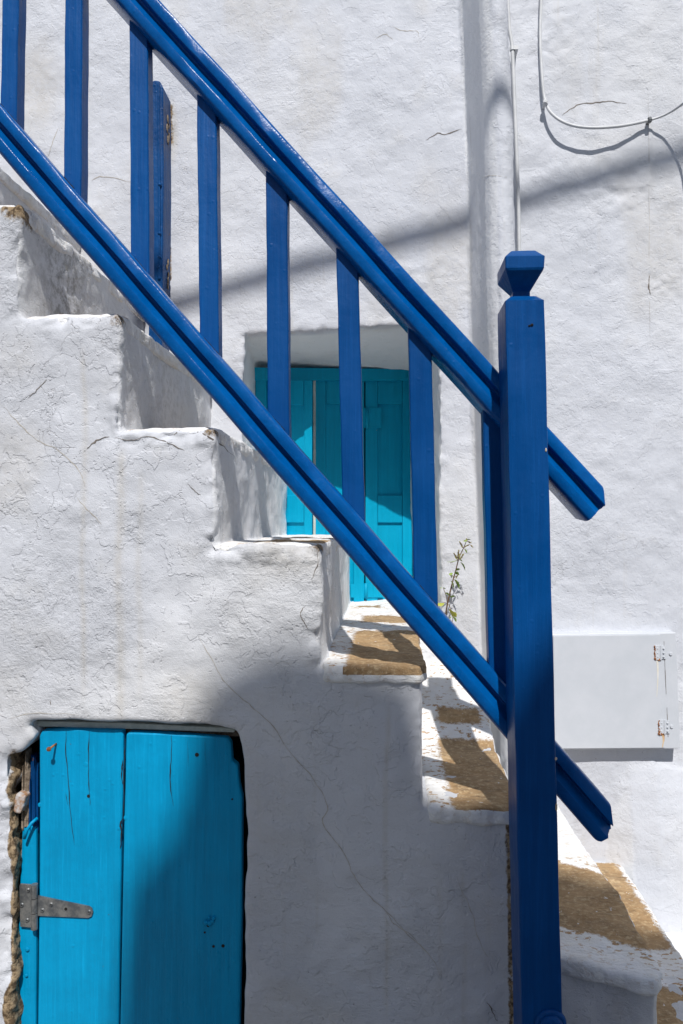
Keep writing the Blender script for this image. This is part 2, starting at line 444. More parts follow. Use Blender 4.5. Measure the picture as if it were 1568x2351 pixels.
dirt = np.maximum(dirt, rub * 1.25 * smst(co[:, 0] + .01 * vnoise(co, .04, 5), PY(10, 2000, YF).x, PY(26, 2000, YF).x))
bounce_wash = np.maximum(smst(nor[:, 0], .3, .8) * .55, smst(co[:, 1], YW - .05, YW))  # bounce light painted as paler colour on right-facing risers and recess whitewash
xe = PY(1166, 2000, YF).x      # dark seam beside the newel post
dirt = np.maximum(dirt, .85 * (1 - smst(np.abs(co[:, 0] - xe - .014 * (Z(-.6) - co[:, 2])), .001, .012)) * (co[:, 2] < T[6] - .01) * (co[:, 1] < 1.6))
mould = np.zeros(len(co))
mould = np.maximum(mould, face_r * np.exp(-((co[:, 0] - RX[1]) / .05) ** 2) * np.exp(-((co[:, 1] - 1.78) / .13) ** 2) * .75)
mould = np.maximum(mould, face_r * np.exp(-((co[:, 0] - RX[2]) / .05) ** 2) * np.exp(-((co[:, 1] - 1.9) / .2) ** 2) * .3)
stain = np.zeros(len(co)); front = (nor[:, 1] < -.5)
wob = .004 * vnoise(co * np.array([0, 0, 1.]), .15, 4)
for xp, y0, y1, wd, a in ((192, 780, 1560, .006, .33), (275, 1010, 1640, .009, .36), (320, 1060, 1560, .007, .22), (888, 1600, 2300, .0045, .35), (1065, 1980, 2351, .004, .3), (1010, 1990, 2260, .005, .2)):
    pa, pb = PY(xp, y0, YF), PY(xp, y1, YF)
    stain = np.maximum(stain, a * np.exp(-((co[:, 0] - pa.x + wob) / wd) ** 2) * smst(co[:, 2], pb.z - .1, pb.z + .05) * (1 - smst(co[:, 2], pa.z - .05, pa.z)) * front)
base_y = np.array([PY(1150, 2351, YF).z])[0]
stain = np.maximum(stain, .55 * smst(fbm(co, .12, 2, 61), .2, .9) * (1 - smst(co[:, 2], base_y - .05, base_y + .22)) * front * smst(co[:, 0], 0.0, .2))
stain = np.maximum(stain, .28 * smst(fbm(co, .2, 2, 63), .1, .9) * front)
fc = co2[q].mean(1); fn = nor[q].mean(1)
keep = ~((fc[:, 2] < .02) | ((fc[:, 1] > 2.93)) | ((fn[:, 0] < -.9) & (fc[:, 0] < -1.59)) | ((fc[:, 1] > 2.44) & (np.abs(fc[:, 0]) > .56)))
stair_me = quadmesh('stair masonry', co2, q[keep], dict(dirt=dirt, mould=mould, stain=stain, bounce_wash=bounce_wash))
stair = thing('staircase', (0, YF, 0), 'whitewashed masonry staircase climbing to the left with worn stone treads', 'staircase')
body = link('masonry', stair_me, MAT['plaster'], stair)
BV = BVHTree.FromPolygons(co2.tolist(), q[keep].tolist()) if False else None

# the stone slab on each tread --------------------------------------------------
def slab(i, outline, top, washfn, thick=.03, rough=.003, tilt=None, step=.0065):
    xs = [p[0] for p in outline]; ys = [p[1] for p in outline]
    bm = bmesh.new(); prism(bm, outline, 'z', top - thick, top + .006)
    co, q = remeshed(bm, step, 2); n = vnormals(co, q)
    side = 1 - np.abs(n[:, 2])
    co3 = co + n * (rough * fbm(co, .05, 3, 90 + i) + .0035 * side * fbm(co, .02, 2, 70 + i))[:, None]
    if tilt is not None: co3[:, 2] += tilt(co3)
    w = washfn(co); w = np.where(n[:, 2] < .6, .3, w)
    if i in (5,): w = np.where((n[:, 2] < .6) & (co[:, 2] > top - .012) & (co[:, 0] > -.09), -.02, w)
    me = quadmesh('slab', co3, q, dict(wash=w))
    return link('tread_slab', me, MAT['stone'], stair)
def rects(rs):
    """signed distance outside the union of bare-stone rectangles"""
    def f(co):
        d = np.full(len(co), 9.0)
        for x0, x1, y0, y1 in rs:
            dx = np.maximum(x0 - co[:, 0], co[:, 0] - x1); dy = np.maximum(y0 - co[:, 1], co[:, 1] - y1)
            s = np.where((dx > 0) & (dy > 0), np.hypot(dx, dy), np.maximum(dx, dy))
            d = np.minimum(d, s)
        return d
    return f
F0 = YF - .012
def quad(x0, x1, yb=YW + .03, ins=.026):
    F0 = YF - .012 + ins; x1 -= .004 if ins > .01 else 0
    return [(x0 + .004, F0 + .004), (x0 + (x1 - x0) * .4, F0 - .002), (x1 - .006, F0), (x1 + .006, F0 + .03), (x1 + .008, F0 + .5), (x1 + .006, yb), (x0 + .004, yb)]
slab(0, quad(-1.5, RX[0]), T[0], rects([(-1.4, -1.1, 1.6, 2.3)]))
slab(1, quad(RX[0], RX[1]) if False else quad(RX[0], RX[1]), T[1], rects([(-.97, -.80, 1.62, 2.3)]))
slab(2, quad(RX[1], RX[2]), T[2], rects([(-.75, -.58, 1.62, 2.3)]))
slab(3, quad(RX[2], RX[3]), T[3], rects([(-.53, -.37, 1.6, 2.3)]))
slab(4, quad(RX[3], RX[4], 2.70, .02), T[4], rects([(-.30, -.13, 1.63, 1.85), (-.28, -.14, 1.95, 2.2)]))
slab(5, quad(RX[4], RX[5], 2.86, .007), T[5], rects([(-.082, .12, 1.40, 2.05), (-.07, .07, 2.22, 2.38), (-.1, -.02, 2.62, 2.68)]))
slab(6, [(.09, F0 + .012), (.16, F0 + .004), (.27, F0 + .002), (.283, F0 + .03), (.29, 2.1), (.292, 2.385), (.085, 2.385), (.085, 2.0)], T[6],
     rects([(.138, .33, 1.50, 2.0), (.148, .262, 2.06, 2.13), (.2, .26, 2.28, 2.33)]), tilt=lambda c: np.clip((c[:, 1] - 1.97) * .38, 0, 1))
slab(7, [(.31, 1.545), (.36, 1.52), (.43, 1.49), (.495, 1.463), (.52, 1.462), (.541, 1.49), (.544, 1.6), (.550, 1.8), (.541, 2.0), (.536, 2.2), (.536, 2.38), (.30, 2.38), (.30, 1.6)], T[7],
     lambda co: rects([(.2, .6, 0, .34)])(np.stack([co[:, 0], co[:, 1] - 1.56 - (.53 - co[:, 0]) * .55, co[:, 2]], 1)))
slab(8, [(.53, 1.3), (.75, 1.3), (.735, 1.6), (.722, 1.9), (.73, 2.2), (.73, 2.37), (.53, 2.37)], T[8], rects([(.5, .712, 1.885, 2.36), (.5, .8, 1.2, 1.74)]))
slab(9, [(.745, 1.1), (1.4, 1.1), (1.4, 2.30), (.735, 2.37), (.722, 1.9), (.74, 1.6)], T[9], rects([(1.05, 1.3, 1.2, 1.6)]))

# ------------------------------------------------------------------ cellar door
YD = 1.578
door = link('cellar_door', bpy.data.meshes.new('cellar door'), None, stair, label='turquoise plank door in a rough opening below the stairs')
def polyplate(pts, Y0, Y1, bev=.003, sub=0):
    bm = bmesh.new(); P_ = [PY(x, y, Y0) for x, y in pts]
    prism(bm, [(p.x, p.z) for p in P_], 'y', Y0, Y1)
    bevel(bm, bev, 2); return bm
def plank(pts, th=.022, bev=.004, mat='cyan', parent=door, name='plank', Y=YD):
    return link(name, done(polyplate(pts, Y, Y + th, bev), smooth=False), MAT[mat], parent)
pl = [
    [(90, 1690), (96, 1677), (150, 1673), (281, 1676), (283, 1690), (283, 1790), (279, 1900), (272, 2351), (270, 2700), (84, 2700), (86, 2351), (90, 2000)],
    [(289, 1686), (296, 1681), (388, 1684), (522, 1694), (530, 1706), (533, 1748), (546, 1757), (549, 1800), (556, 1830), (555, 2100), (550, 2351), (549, 2700), (275, 2700), (275, 2351), (284, 1900), (287, 1790)],
]
for p in pl: plank(p)
# door frame strip on the hinge side, rotten above
plank([(50, 1905), (60, 1890), (83, 1894), (84, 2100), (80, 2700), (30, 2700), (36, 2351), (42, 2100)], .03, .005, name='door_frame', Y=YD + .004)
link('door_frame', done(polyplate([(66, 1664), (70, 1655), (300, 1660), (540, 1672), (538, 1682), (300, 1674), (70, 1668)], YD + .012, YD + .05, .002)), MAT['green'], door)
bm = bmesh.new()
a, b = PY(60, 1676, YD), PY(545, 1700, YD); box(bm, a.x, b.x, YD + .03, YD + .08, b.z, a.z)
link('door_frame', done(bm), MAT['rot'], door, label='dark rotten wood behind the top of the plank door')
# rotten stump of the frame: splintered slivers
for k in range(11):
    x = 50 + 3.4 * k; yt = random.uniform(1722, 1790) + (14 if k < 2 else 0); w = random.uniform(2.2, 3.6)
    pts = [(x, yt + 12), (x + w * .5, yt), (x + w, yt + 9), (x + w + 1, 1905 + random.uniform(-8, 8)), (x - 2, 1900)]
    Y0 = YD + random.uniform(.0, .012)
    link('splinter', done(polyplate(pts, Y0, Y0 + .03, .0012)), MAT['rot' if k < 5 else 'oldblue'], door)
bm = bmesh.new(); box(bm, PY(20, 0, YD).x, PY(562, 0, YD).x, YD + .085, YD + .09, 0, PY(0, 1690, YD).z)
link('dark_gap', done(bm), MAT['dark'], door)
# bent rusty bolt and painted iron lug at the rotten corner
bm = bmesh.new(); tube(bm, [PY(56, 1925, YD - .012), PY(62, 1905, YD - .014), PY(72, 1890, YD - .01), PY(86, 1878, YD)], .0035, 8)
link('bent_rod', done(bm, smooth=True), MAT['cyan'], door)
bm = polyplate([(28, 1852), (36, 1822), (58, 1828), (54, 1852), (46, 1870), (30, 1866)], YD - .02, YD + .01, .004)
link('iron_lug', done(bm), simple('flaking paint on iron', (.5, .5, .5), (.32, .16, .07), .8, 70, bs=.8), door)
# the T hinge
hg = link('hinge', done(polyplate([(44, 2034), (47, 2029), (72, 2031), (72, 2130), (46, 2128)], YD - .004, YD - .001, .0008)), MAT['steel'], door,
          label='weathered grey steel T hinge on the turquoise door')
bm = bmesh.new()
prism(bm, [(PY(x, y, YD).x, PY(x, y, YD).z) for x, y in [(86, 2054), (206, 2079), (212, 2083), (215, 2092), (212, 2101), (204, 2105), (86, 2100)]], 'y', YD - .0045, YD - .001)
for (ya, yb) in ((2030, 2062), (2063, 2096), (2097, 2134)):
    tube(bm, [PY(79, ya, YD - .006), PY(79, yb - 1, YD - .006)], .0072, 12)
for x, y in ((64, 2044), (50, 2078), (62, 2113), (97, 2090), (117, 2077), (204, 2094)):
    c = PY(x, y, YD - .0045); tube(bm, [c, c + Vector((0, -.0022, 0))], [.0052, .0034], 10)
link('hinge', done(bm), MAT['steel'], door)
bm = bmesh.new()
for x, y in ((64, 2044), (50, 2078), (62, 2113), (97, 2090), (117, 2077), (204, 2094)):
    c = PY(x, y, YD - .0068); tube(bm, [c, c + Vector((0, -.0004, 0))], .0016, 6)
c = PY(151, 2087, YD - .0046); tube(bm, [c, c + Vector((0, -.0005, 0))], .0034, 8)
link('screw_slots', done(bm), MAT['dark'], door, kind='stuff')
# rusty nail
bm = bmesh.new(); r0 = PY(130, 1707, YD + .002); tip = r0 + Vector((-.003, -.030, -.003))
tube(bm, [r0, tip], .0022, 8); tube(bm, [tip + Vector((0, .003, 0)), tip, tip + Vector((-.0003, -.003, 0))], [.0024, .0052, .0045], 10)
link('nail', done(bm, smooth=True), MAT['rust'], door)
# nail hole pits, lock remains
for x, y, r in ((452, 1733, 5), (203, 1828, 4), (490, 2173, 3.4), (512, 2172, 4), (533, 1835, 2.4), (478, 2125, 4), (470, 2141, 2.6)):
    bm = bmesh.new(); c = PY(x, y, YD - .0006); tube(bm, [c, c + Vector((0, .001, 0))], r * .0009, 9)
    link('nail_hole', done(bm), MAT['dark'], door)
bm = bmesh.new()
for x, y, r in ((473, 2118, 6), (482, 2120, 6.5), (490, 2108, 4.5), (480, 2106, 3.5), (487, 2115, 5)):
    bmesh.ops.create_icosphere(bm, subdivisions=2, radius=r * .0009, matrix=Matrix.Translation(PY(x, y, YD - .002)))
link('broken_lock', done(bm, smooth=True), MAT['cyan'], door)
# paint blisters
bm = bmesh.new()
for x, y, r in ((132, 1776, 6), (108, 1796, 5), (197, 1755, 8), (243, 1940, 5), (321, 1812, 4), (132, 1964, 5), (302, 2096, 4), (92, 1848, 6), (290, 1878, 7), (205, 1690, 4), (243, 2150, 6),
                (130, 2205, 5), (180, 2300, 5), (300, 1960, 4), (400, 1780, 5), (215, 2190, 6), (160, 2010, 4), (118, 1905, 4), (60, 2240, 4), (62, 2180, 5)):
    bmesh.ops.create_icosphere(bm, subdivisions=2, radius=r * .0009, matrix=Matrix.Translation(PY(x, y, YD + .0006)) @ Matrix.Diagonal((1, .16, 1, 1)))
link('paint_blisters', done(bm, smooth=True), MAT['cyan'], door, kind='stuff')
# splits in the boards
def ribbon(pts, Y, w, mat, name, parent, jit=1.2, bvh=None, lift=.0008):
    bm = bmesh.new(); fine = spline([Vector((x, y, 0)) for x, y in pts], 5); P_ = []
    for v in fine:
        p = PY(v.x + random.uniform(-jit, jit), v.y + random.uniform(-jit, jit), Y)
        if bvh:
            o = Vector((0, 0, CZ)); d = (p - o).normalized(); h = bvh.ray_cast(o, d)
            if h[0] is not None: p = h[0] - d * lift
        P_.append(p)
    A = []; B = []
    n = len(P_)
    for i, p in enumerate(P_):
        t = (P_[min(i + 1, n - 1)] - P_[max(i - 1, 0)]); s = Vector((t.z, 0, -t.x)).normalized()
        ww = w * .5 * random.uniform(.45, 1.3) * min(1, (min(i, n - 1 - i) + .6) / 4)
        A.append(bm.verts.new(p + s * ww)); B.append(bm.verts.new(p - s * ww))
    for i in range(n - 1): bm.faces.new((A[i], A[i + 1], B[i + 1], B[i]))
    return link(name, done(bm), MAT[mat], parent)
for pts, w in (([(152, 1676), (151, 1720), (157, 1800), (163, 1880), (172, 1940)], .0016), ([(205, 1677), (203, 1730), (204, 1790), (207, 1850)], .0018),
               ([(394, 1688), (393, 1740), (390, 1790), (398, 1850)], .002), ([(430, 1700), (432, 1760)], .001), ([(470, 1700), (472, 1750)], .001),
               ([(282, 1745), (279, 1770), (281, 1800)], .003), ([(281, 1880), (276, 1893), (279, 1915), (276, 1950)], .0035), ([(288, 1690), (285, 1760), (284, 1850), (281, 1900)], .0022), ([(150, 1820), (156, 1850)], .0014)):
    ribbon(pts, YD - .0009, w, 'dark', 'board_split', door, .8)

# ------------------------------------------------------------------ house wall
bm = bmesh.new()
YD2L, YD2R = 2.655, 2.90                                # shutters stand deeper on the right
zl, zr = PY(556, 768, YW).z, PY(1012, 742, YW).z
zli, zri = PY(589, 862, 2.76).z, PY(950, 843, 2.84).z
xl, xr, xrb = -.462, PY(1008, 800, YW).x, PY(1020, 1450, YW).x
B1 = 2.98
hexa(bm, [(-1.9, YW, -.05), (xl + .004, YW, -.05), (xl - .02, B1, -.05), (-1.9, B1, -.05), (-1.9, YW, zl), (xl, YW, zl), (xl - .02, B1, zl), (-1.9, B1, zl)])
hexa(bm, [(xrb, YW, -.05), (1.9, YW - .03, -.05), (1.9, B1, -.05), (xrb - .085, B1, -.05), (xr, YW, zr), (1.9, YW - .05, zr), (1.9, B1, zr), (xr - .085, B1, zr)])
hexa(bm, [(-1.9, YW, zl - .02), (xl - .02, YW, zl - .02), (xl - .02, B1, zl - .02), (-1.9, B1, zl - .02), (-1.9, YW, 3.5), (xl, YW, 3.5), (xl, B1, 3.5), (-1.9, B1, 3.5)])
hexa(bm, [(xl - .03, YW, zl), (xr + .03, YW, zr), (xr + .03, B1, zri - .01), (xl - .03, B1, zli - .01), (xl - .03, YW, 3.5), (xr + .03, YW, 3.5), (xr + .03, B1, 3.5), (xl - .03, B1, 3.5)])
hexa(bm, [(xr, YW, zr - .02), (1.9, YW - .05, zr - .02), (1.9, B1, zr - .02), (xr, B1, zr - .02), (xr, YW, 3.5), (1.9, YW - .05, 3.5), (1.9, B1, 3.5), (xr, B1, 3.5)])
# plastered-over drainpipe: a deep rounded pilaster that leans a little
def pil(xc, z):
    hw, yf = .046, 2.165
    out = [(xc - .082, YW + .05)]
    for k in range(9):
        a = math.pi * (1 - k / 8); out.append((xc + hw * math.cos(a), yf + .085 - .085 * math.sin(a)))
    out.append((xc + hw + .012, YW + .05))
    return [bm.verts.new((x, y, z)) for x, y in out]
levels = []
for k in range(9):
    z = -.05 + k * .445
    r = (z - CZ)
    xc = .364 - .0265 * r + (.006 if k in (3, 6) else 0)
    levels.append(pil(xc, z))
bm.faces.new(levels[0]); bm.faces.new(list(reversed(levels[-1])))
for A, B in zip(levels, levels[1:]):
    for i in range(len(A)): bm.faces.new((A[i], A[(i + 1) % len(A)], B[(i + 1) % len(A)], B[i]))
# swelling skirt of plaster at the foot of the wall on the right
nx, prof = 12, [(-1.46, 2.28), (-1.22, 2.29), (-1.08, 2.30), (-.95, 2.315), (-.82, 2.345), (-.765, 2.362), (-.735, 2.40)]
G = []
for i in range(nx + 1):
    x = .58 + i * .09; t = min(1, max(0, (x - .60) / .22)); t = t * t * (3 - 2 * t)
    G.append([(x, YW + .02 + (y - YW - .02) * (t if z > -1.1 else max(t, .0)), CZ + z + .012 * math.sin(x * 17) * (z > -.9)) for z, y in prof])
V0 = [[bm.verts.new(p) for p in row] for row in G]
V1 = [[bm.verts.new((p[0], B1 - .05, p[2])) for p in row] for row in G]
m_ = len(prof)
for i in range(nx):
    for j in range(m_ - 1):
        bm.faces.new((V0[i][j], V0[i + 1][j], V0[i + 1][j + 1], V0[i][j + 1])); bm.faces.new((V1[i][j], V1[i][j + 1], V1[i + 1][j + 1], V1[i + 1][j]))
    bm.faces.new((V0[i][0], V1[i][0], V1[i + 1][0], V0[i + 1][0])); bm.faces.new((V0[i][-1], V0[i + 1][-1], V1[i + 1][-1], V1[i][-1]))
for i in (0, nx):
    for j in range(m_ - 1): bm.faces.new((V0[i][j], V0[i][j + 1], V1[i][j + 1], V1[i][j]))
co, q = remeshed(bm, .0068, 2)
nor = vnormals(co, q)
disp = .006 * fbm(co, .3, 2, 13) + .0022 * fbm(co, .08, 2, 19) + .0008 * fbm(co, .025, 1, 15)
# trowelled lumps here and there
disp += .0035 * smst(fbm(co, .25, 1, 40), .2, .8) * fbm(co, .03, 2, 41)
side = (nor[:, 0] < -.45) & (co[:, 0] > .2) & (co[:, 1] < YW + .02)
disp = np.where(side, disp * .25, disp)
wedge = seg_dist(co, [((xl, YW, 1.0), (xl, YW, zl)), ((xl, YW, zl), (xr, YW, zr)), ((xrb, YW, .9), (xr, YW, zr))])
disp += np.exp(-(wedge / .02) ** 2) * .004 * fbm(co, .025, 2, 43)
sx = PY(1490, 700, YW).x + .006 * vnoise(co * np.array([0, 0, 1.]), .3, 8)
disp -= .006 * smst(co[:, 0] - sx, -.004, .012) * (co[:, 1] < YW + .1)           # vertical seam
hole = np.linalg.norm((co - np.array(PY(1492, 645, YW))) * np.array([1, .3, .6]), axis=1)
lump = np.linalg.norm((co - np.array(PY(1525, 655, YW))) * np.array([.7, .3, 1]), axis=1)
disp += np.exp(-(lump / .05) ** 2) * .004 * np.abs(fbm(co, .022, 2, 47)) - .004 * np.exp(-(hole / .012) ** 2)
co2 = co + nor * disp[:, None]
# patch of dragged plaster running over the pipe
stain = .25 * smst(fbm(co * np.array([1, 1, .35]), .2, 3, 71), .35, 1.0)
mk = PY(430, 400, YW)
stain = np.maximum(stain, .5 * (1 - smst(np.linalg.norm((co - np.array(PY(392, 300, YW))) * np.array([2.5, .3, .5]), axis=1), .02, .08)))
stain = np.maximum(stain, .35 * (1 - smst(np.linalg.norm((co - np.array(PY(78, 200, YW))) * np.array([1, .3, .5]), axis=1), .03, .12)))
zero = np.zeros(len(co))
dirt = .75 * (1 - smst(seg_dist(co, [(PY(392, 240, YW), PY(394, 330, YW)), (PY(388, 560, YW), PY(390, 640, YW))]), .002, .014))
dirt = np.maximum(dirt, .5 * (1 - smst(hole, .002, .012)))
dirt = np.maximum(dirt, .7 * (1 - smst(seg_dist(co, [((.735, 2.3, T[9] + .02), (.82, 2.28, T[9] + .015))]), .002, .01)))
bounce_wash = np.maximum(smst(co[:, 1], YW + .01, YW + .04), smst(-nor[:, 0], .3, .8) * .8)  # recess whitewash paler to stand for bounce; shaded left-facing sides lightened in colour
fc = co2[q].mean(1); fn = nor[q].mean(1)
inrec = (fc[:, 0] > -.53) & (fc[:, 0] < .2) & (fc[:, 2] < zr + .02)
keep = ~((fc[:, 1] > B1 - .03) | ((fc[:, 2] < .02)) | (fc[:, 2] > 3.48) | (np.abs(fc[:, 0]) > 1.88) | ((fn[:, 1] > .8) & (fc[:, 1] > 2.6)))
house = thing('house', (0, B1, 0), 'white plastered house wall behind the stairs with a deep shuttered opening', 'house')
wall_me = quadmesh('house wall', co2, q[keep], dict(dirt=dirt, stain=stain, mould=zero, bounce_wash=bounce_wash))
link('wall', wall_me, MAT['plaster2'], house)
# the rest of the house, plainer
bm = bmesh.new()
box(bm, -7, -1.87, YW + .004, B1, 0, 5.6); box(bm, 1.87, 7, YW - .046, B1, 0, 5.6); box(bm, -1.88, 1.88, YW + .002, B1, 3.47, 5.6)
box(bm, -7, 7, B1 + .1, 8, 0, 5.6)
link('wall', done(bm), MAT['plaster2'], house)
bm = bmesh.new(); box(bm, -7.1, 7.1, YW - .1, 8.1, 5.6, 5.75); link('roof', done(bm), MAT['roof'], house)
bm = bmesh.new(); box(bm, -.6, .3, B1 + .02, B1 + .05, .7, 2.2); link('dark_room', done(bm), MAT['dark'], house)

# shutters -----------------------------------------------------------------------
def dY(x): return YD2L + (YD2R - YD2L) * (x - 589) / 356
def plate(x0, x1, y0, y1, Yf, th, name, parent, mat='teal', bev=.0025, slope=0, lab=None):
    """upright board between picture columns x0..x1; Yf(x) gives the face's depth"""
    bm = bmesh.new(); pts = []
    ps = [PY(x0, y1, Yf(x0)), PY(x1, y1, Yf(x1)), PY(x0, y0, Yf(x0)), PY(x1, y0 - slope, Yf(x1))]
    t = Vector((0, th, 0))
    hexa(bm, [ps[0], ps[1], ps[1] + t, ps[0] + t, ps[2], ps[3], ps[3] + t, ps[2] + t])
    bevel(bm, bev, 2)
    return link(name, done(bm), MAT[mat], parent, label=lab)
fr = plate(580, 975, 843, 873, lambda x: dY(x) - .012, .05, 'door_frame', house, slope=-4)
plate(586, 612, 872, 1420, lambda x: dY(x) - .008, .05, 'door_frame', fr)
def leaf(x0, x1, ytop, ybot, Yf, lab, stile=17, mid=(1137, 1200), ytopr=None):
    lf = plate(x0, x1, ytop, ybot, lambda x: Yf(x) + .012, .02, 'shutter', house, slope=0, lab=lab)
    sl = 0
    plate(x0, x0 + stile, ytop - 1, ybot, Yf, .034, 'stile', lf, bev=.002)
    plate(x1 - stile, x1, ytop - 1, ybot, Yf, .034, 'stile', lf, bev=.002)
    g = .6
    for a, b in ((ytop - 1, ytop + 56), mid, (ybot - 24, ybot)):
        plate(x0 + stile + g, x1 - stile - g, a, b, lambda x: Yf(x) + .0015, .03, 'rail', lf, bev=.002)
    return lf
f1 = lambda x: 2.61 + (718 - x) * .0008
leaf(640, 716, 874, 1420, f1, 'turquoise shutter leaf standing slightly ajar', 18)
leaf(724, 836, 871, 1420, lambda x: dY(x) - .004, 'middle turquoise panelled shutter leaf', 24)
l3 = leaf(839, 952, 872, 1420, dY, 'right turquoise panelled shutter leaf', 28)
plate(719, 724.5, 871, 1420, lambda x: dY(x) - .01, .03, 'shutter_edge', house, mat='green', bev=.001)
for x0, x1, y0, y1 in ((834, 876, 936, 982), (805, 880, 1341, 1372)):
    plate(x0, x1, y0, y1, lambda x: dY(x) - .004, .004, 'hinge', l3, bev=.001)
    bm = bmesh.new(); xm = (x0 + x1) / 2 - 12 if x0 > 820 else 840
    tube(bm, [PY(xm, y0 - 2, dY(xm) - .006), PY(xm, y1 + 2, dY(xm) - .006)], .006, 8)
    link('hinge', done(bm, smooth=True), MAT['teal'], l3)

# hairline cracks: narrow dirt-filled lines lying in the plaster --------------------
def bvh_of(me):
    n = len(me.vertices); c = np.empty(n * 3, np.float32); me.vertices.foreach_get('co', c)
    m = len(me.polygons); qq = np.empty(m * 4, np.int32); me.loops.foreach_get('vertex_index', qq)
    return BVHTree.FromPolygons(c.reshape(-1, 3).tolist(), qq.reshape(-1, 4).tolist())
BS = bvh_of(stair_me); BW = bvh_of(wall_me)
for pts, w, mt in (
    ([(455, 1460), (490, 1520), (520, 1570), (570, 1615), (630, 1670), (660, 1720), (720, 1790), (752, 1850), (742, 1890), (790, 1960), (812, 2010), (850, 2060), (895, 2100), (930, 2140), (985, 2190), (1010, 2240)], .0018, 'crackb'),
    ([(395, 1000), (430, 985), (490, 1010), (540, 1050)], .003, 'crack'),
    ([(200, 1030), (222, 1012), (250, 1002)], .0032, 'crack'),
    ([(262, 1005), (300, 1010), (345, 1003), (395, 1022), (425, 1034)], .002, 'crack'),
    ([(0, 925), (45, 975), (85, 1010), (135, 1035), (180, 1080), (195, 1115)], .0016, 'crackb'),
    ([(175, 1140), (205, 1175), (235, 1205)], .0016, 'crackb'),
    ([(430, 1110), (445, 1125), (462, 1138)], .0018, 'crack'),
    ([(700, 1390), (690, 1410), (700, 1430), (708, 1445)], .0016, 'crack'),
    ([(64, 915), (85, 895), (108, 870)], .002, 'crack'),
    ([(888, 2095), (905, 2120), (935, 2140), (965, 2170)], .0018, 'crackb'),
    ([(1045, 2010), (1065, 2055), (1085, 2100), (1100, 2160), (1122, 2200)], .0016, 'crackb'),
    ([(1118, 2300), (1130, 2320), (1142, 2345)], .0025, 'crack'),
    ([(105, 630), (150, 640), (200, 636)], .0025, 'crack'),
    ([(115, 1608), (116, 1618)], .003, 'crack'),
    ([(725, 1245), (730, 1290), (715, 1330)], .0018, 'crack'),
    ([(20, 1650), (90, 1637), (180, 1642)], .0016, 'crackb')):
    ribbon(pts, YF, w, mt, 'crack', stair, 1.6, BS)
for pts, w, mt in (
    ([(978, 322), (1005, 306), (1025, 308), (1060, 296)], .003, 'crack'),
    ([(1290, 265), (1325, 242), (1362, 236), (1398, 233), (1440, 238)], .003, 'crack'),
    ([(210, 415), (235, 405), (300, 418)], .0025, 'crackb'), ([(135, 292), (120, 330), (110, 360)], .0022, 'crackb'),
    ([(1492, 630), (1490, 660), (1494, 676)], .004, 'crack'),
    ([(1100, 412), (1130, 402), (1178, 408)], .002, 'crackb'), ([(1488, 200), (1490, 500), (1492, 800)], .001, 'crackb'),
    ([(720, 500), (735, 515), (760, 520)], .0014, 'crackb'), ([(860, 90), (885, 78), (905, 95)], .002, 'crackb'),
    ([(900, 60), (930, 72), (955, 70), (962, 84)], .002, 'crackb')):
    ribbon(pts, YW, w, mt, 'crack', house, 1.4, BW)

# ------------------------------------------------------------------ balustrade
rl = thing('balustrade', (PY(1230, 0, 1.5).x, 1.5, 0), 'deep blue painted wooden stair railing with square balusters and newel post', 'railing')
R0 = 1.500                      # front of the rails
RD = .078
def rail(pa, pb, thick_px, ends, name, lab):
    """pa, pb: two survey points on the top edge; ends = (t, s) cut of the lower end"""
    A, B = PY(*pa, R0), PY(*pb, R0); u = (B - A).normalized(); v = Vector((u.z, 0, -u.x))
    if v.z > 0: v = -v
    L = (B - A).length; Hh = thick_px * R0 / F
    # profile (t downwards 0..1, d = depth behind the front face)
    pr = [(0, .014), (.015, .006), (.05, .0015), (.10, 0), (.33, 0), (.352, .0012), (.362, .006), (.37, .012), (.385, .0158), (.415, .0172), (.45, .017), (.49, .0150), (.53, .0120), (.57, .0086), (.61, .0052)]
    pr += [(.65, .0018), (.672, .0002), (.70, 0), (.88, .0005), (.945, .004), (.98, .010), (1.0, .019), (1.0, RD - .004), (.97, RD), (.04, RD), (0, RD - .005)]
    n = 70; bm = bmesh.new(); rings = []
    for i in range(n + 1):
        s = L * i / n; ring = []
        for t, d in pr:
            ss = s
            if i == n:
                e = np.interp(t, [x for x, _ in ends], [y for _, y in ends]); ss = L + e - d * .12
            wob = .0008 * math.sin(s * 9 + t * 4) + .0006 * math.sin(s * 31 + t * 9)
            dd = d + wob * (1 if d < .03 else 0)
            ring.append(bm.verts.new(A + u * ss + v * (t * Hh + .0006 * math.sin(s * 17)) + Vector((0, dd, 0))))
        rings.append(ring)
    m = len(pr)
    for P_, Q_ in zip(rings, rings[1:]):
        for k in range(m): bm.faces.new((P_[k], P_[(k + 1) % m], Q_[(k + 1) % m], Q_[k]))
    bm.faces.new(rings[0]); bm.faces.new(list(reversed(rings[-1])))
    bmesh.ops.recalc_face_normals(bm, faces=bm.faces)
    me = done(bm, smooth=True)
    o = link(name, me, MAT['rail'], rl, label=lab)
    me.set_sharp_from_angle(angle=math.radians(38)) if hasattr(me, 'set_sharp_from_angle') else None
    return A, B, u, v, Hh
px = R0 / F
up = rail((-420, 1.0975 * (-420 - 370)), (1385, 1115), 80, [(0, 0), (.40, 42 * px), (.62, 36 * px), (1, 39 * px)], 'handrail', 'upper moulded blue handrail')
lo = rail((-420, 239 - 1.149 * 420), (1404, 1850), 80, [(0, 0), (.12, 8 * px), (.45, 50 * px), (.55, 44 * px), (.66, 50 * px), (.9, 46 * px), (1, 40 * px)], 'bottom_rail', 'lower moulded blue rail')
def zat(r, x, t):
    A, B, u, v, H = r; P0 = A + v * (t * H); return P0.z + u.z * (x - P0.x) / u.x
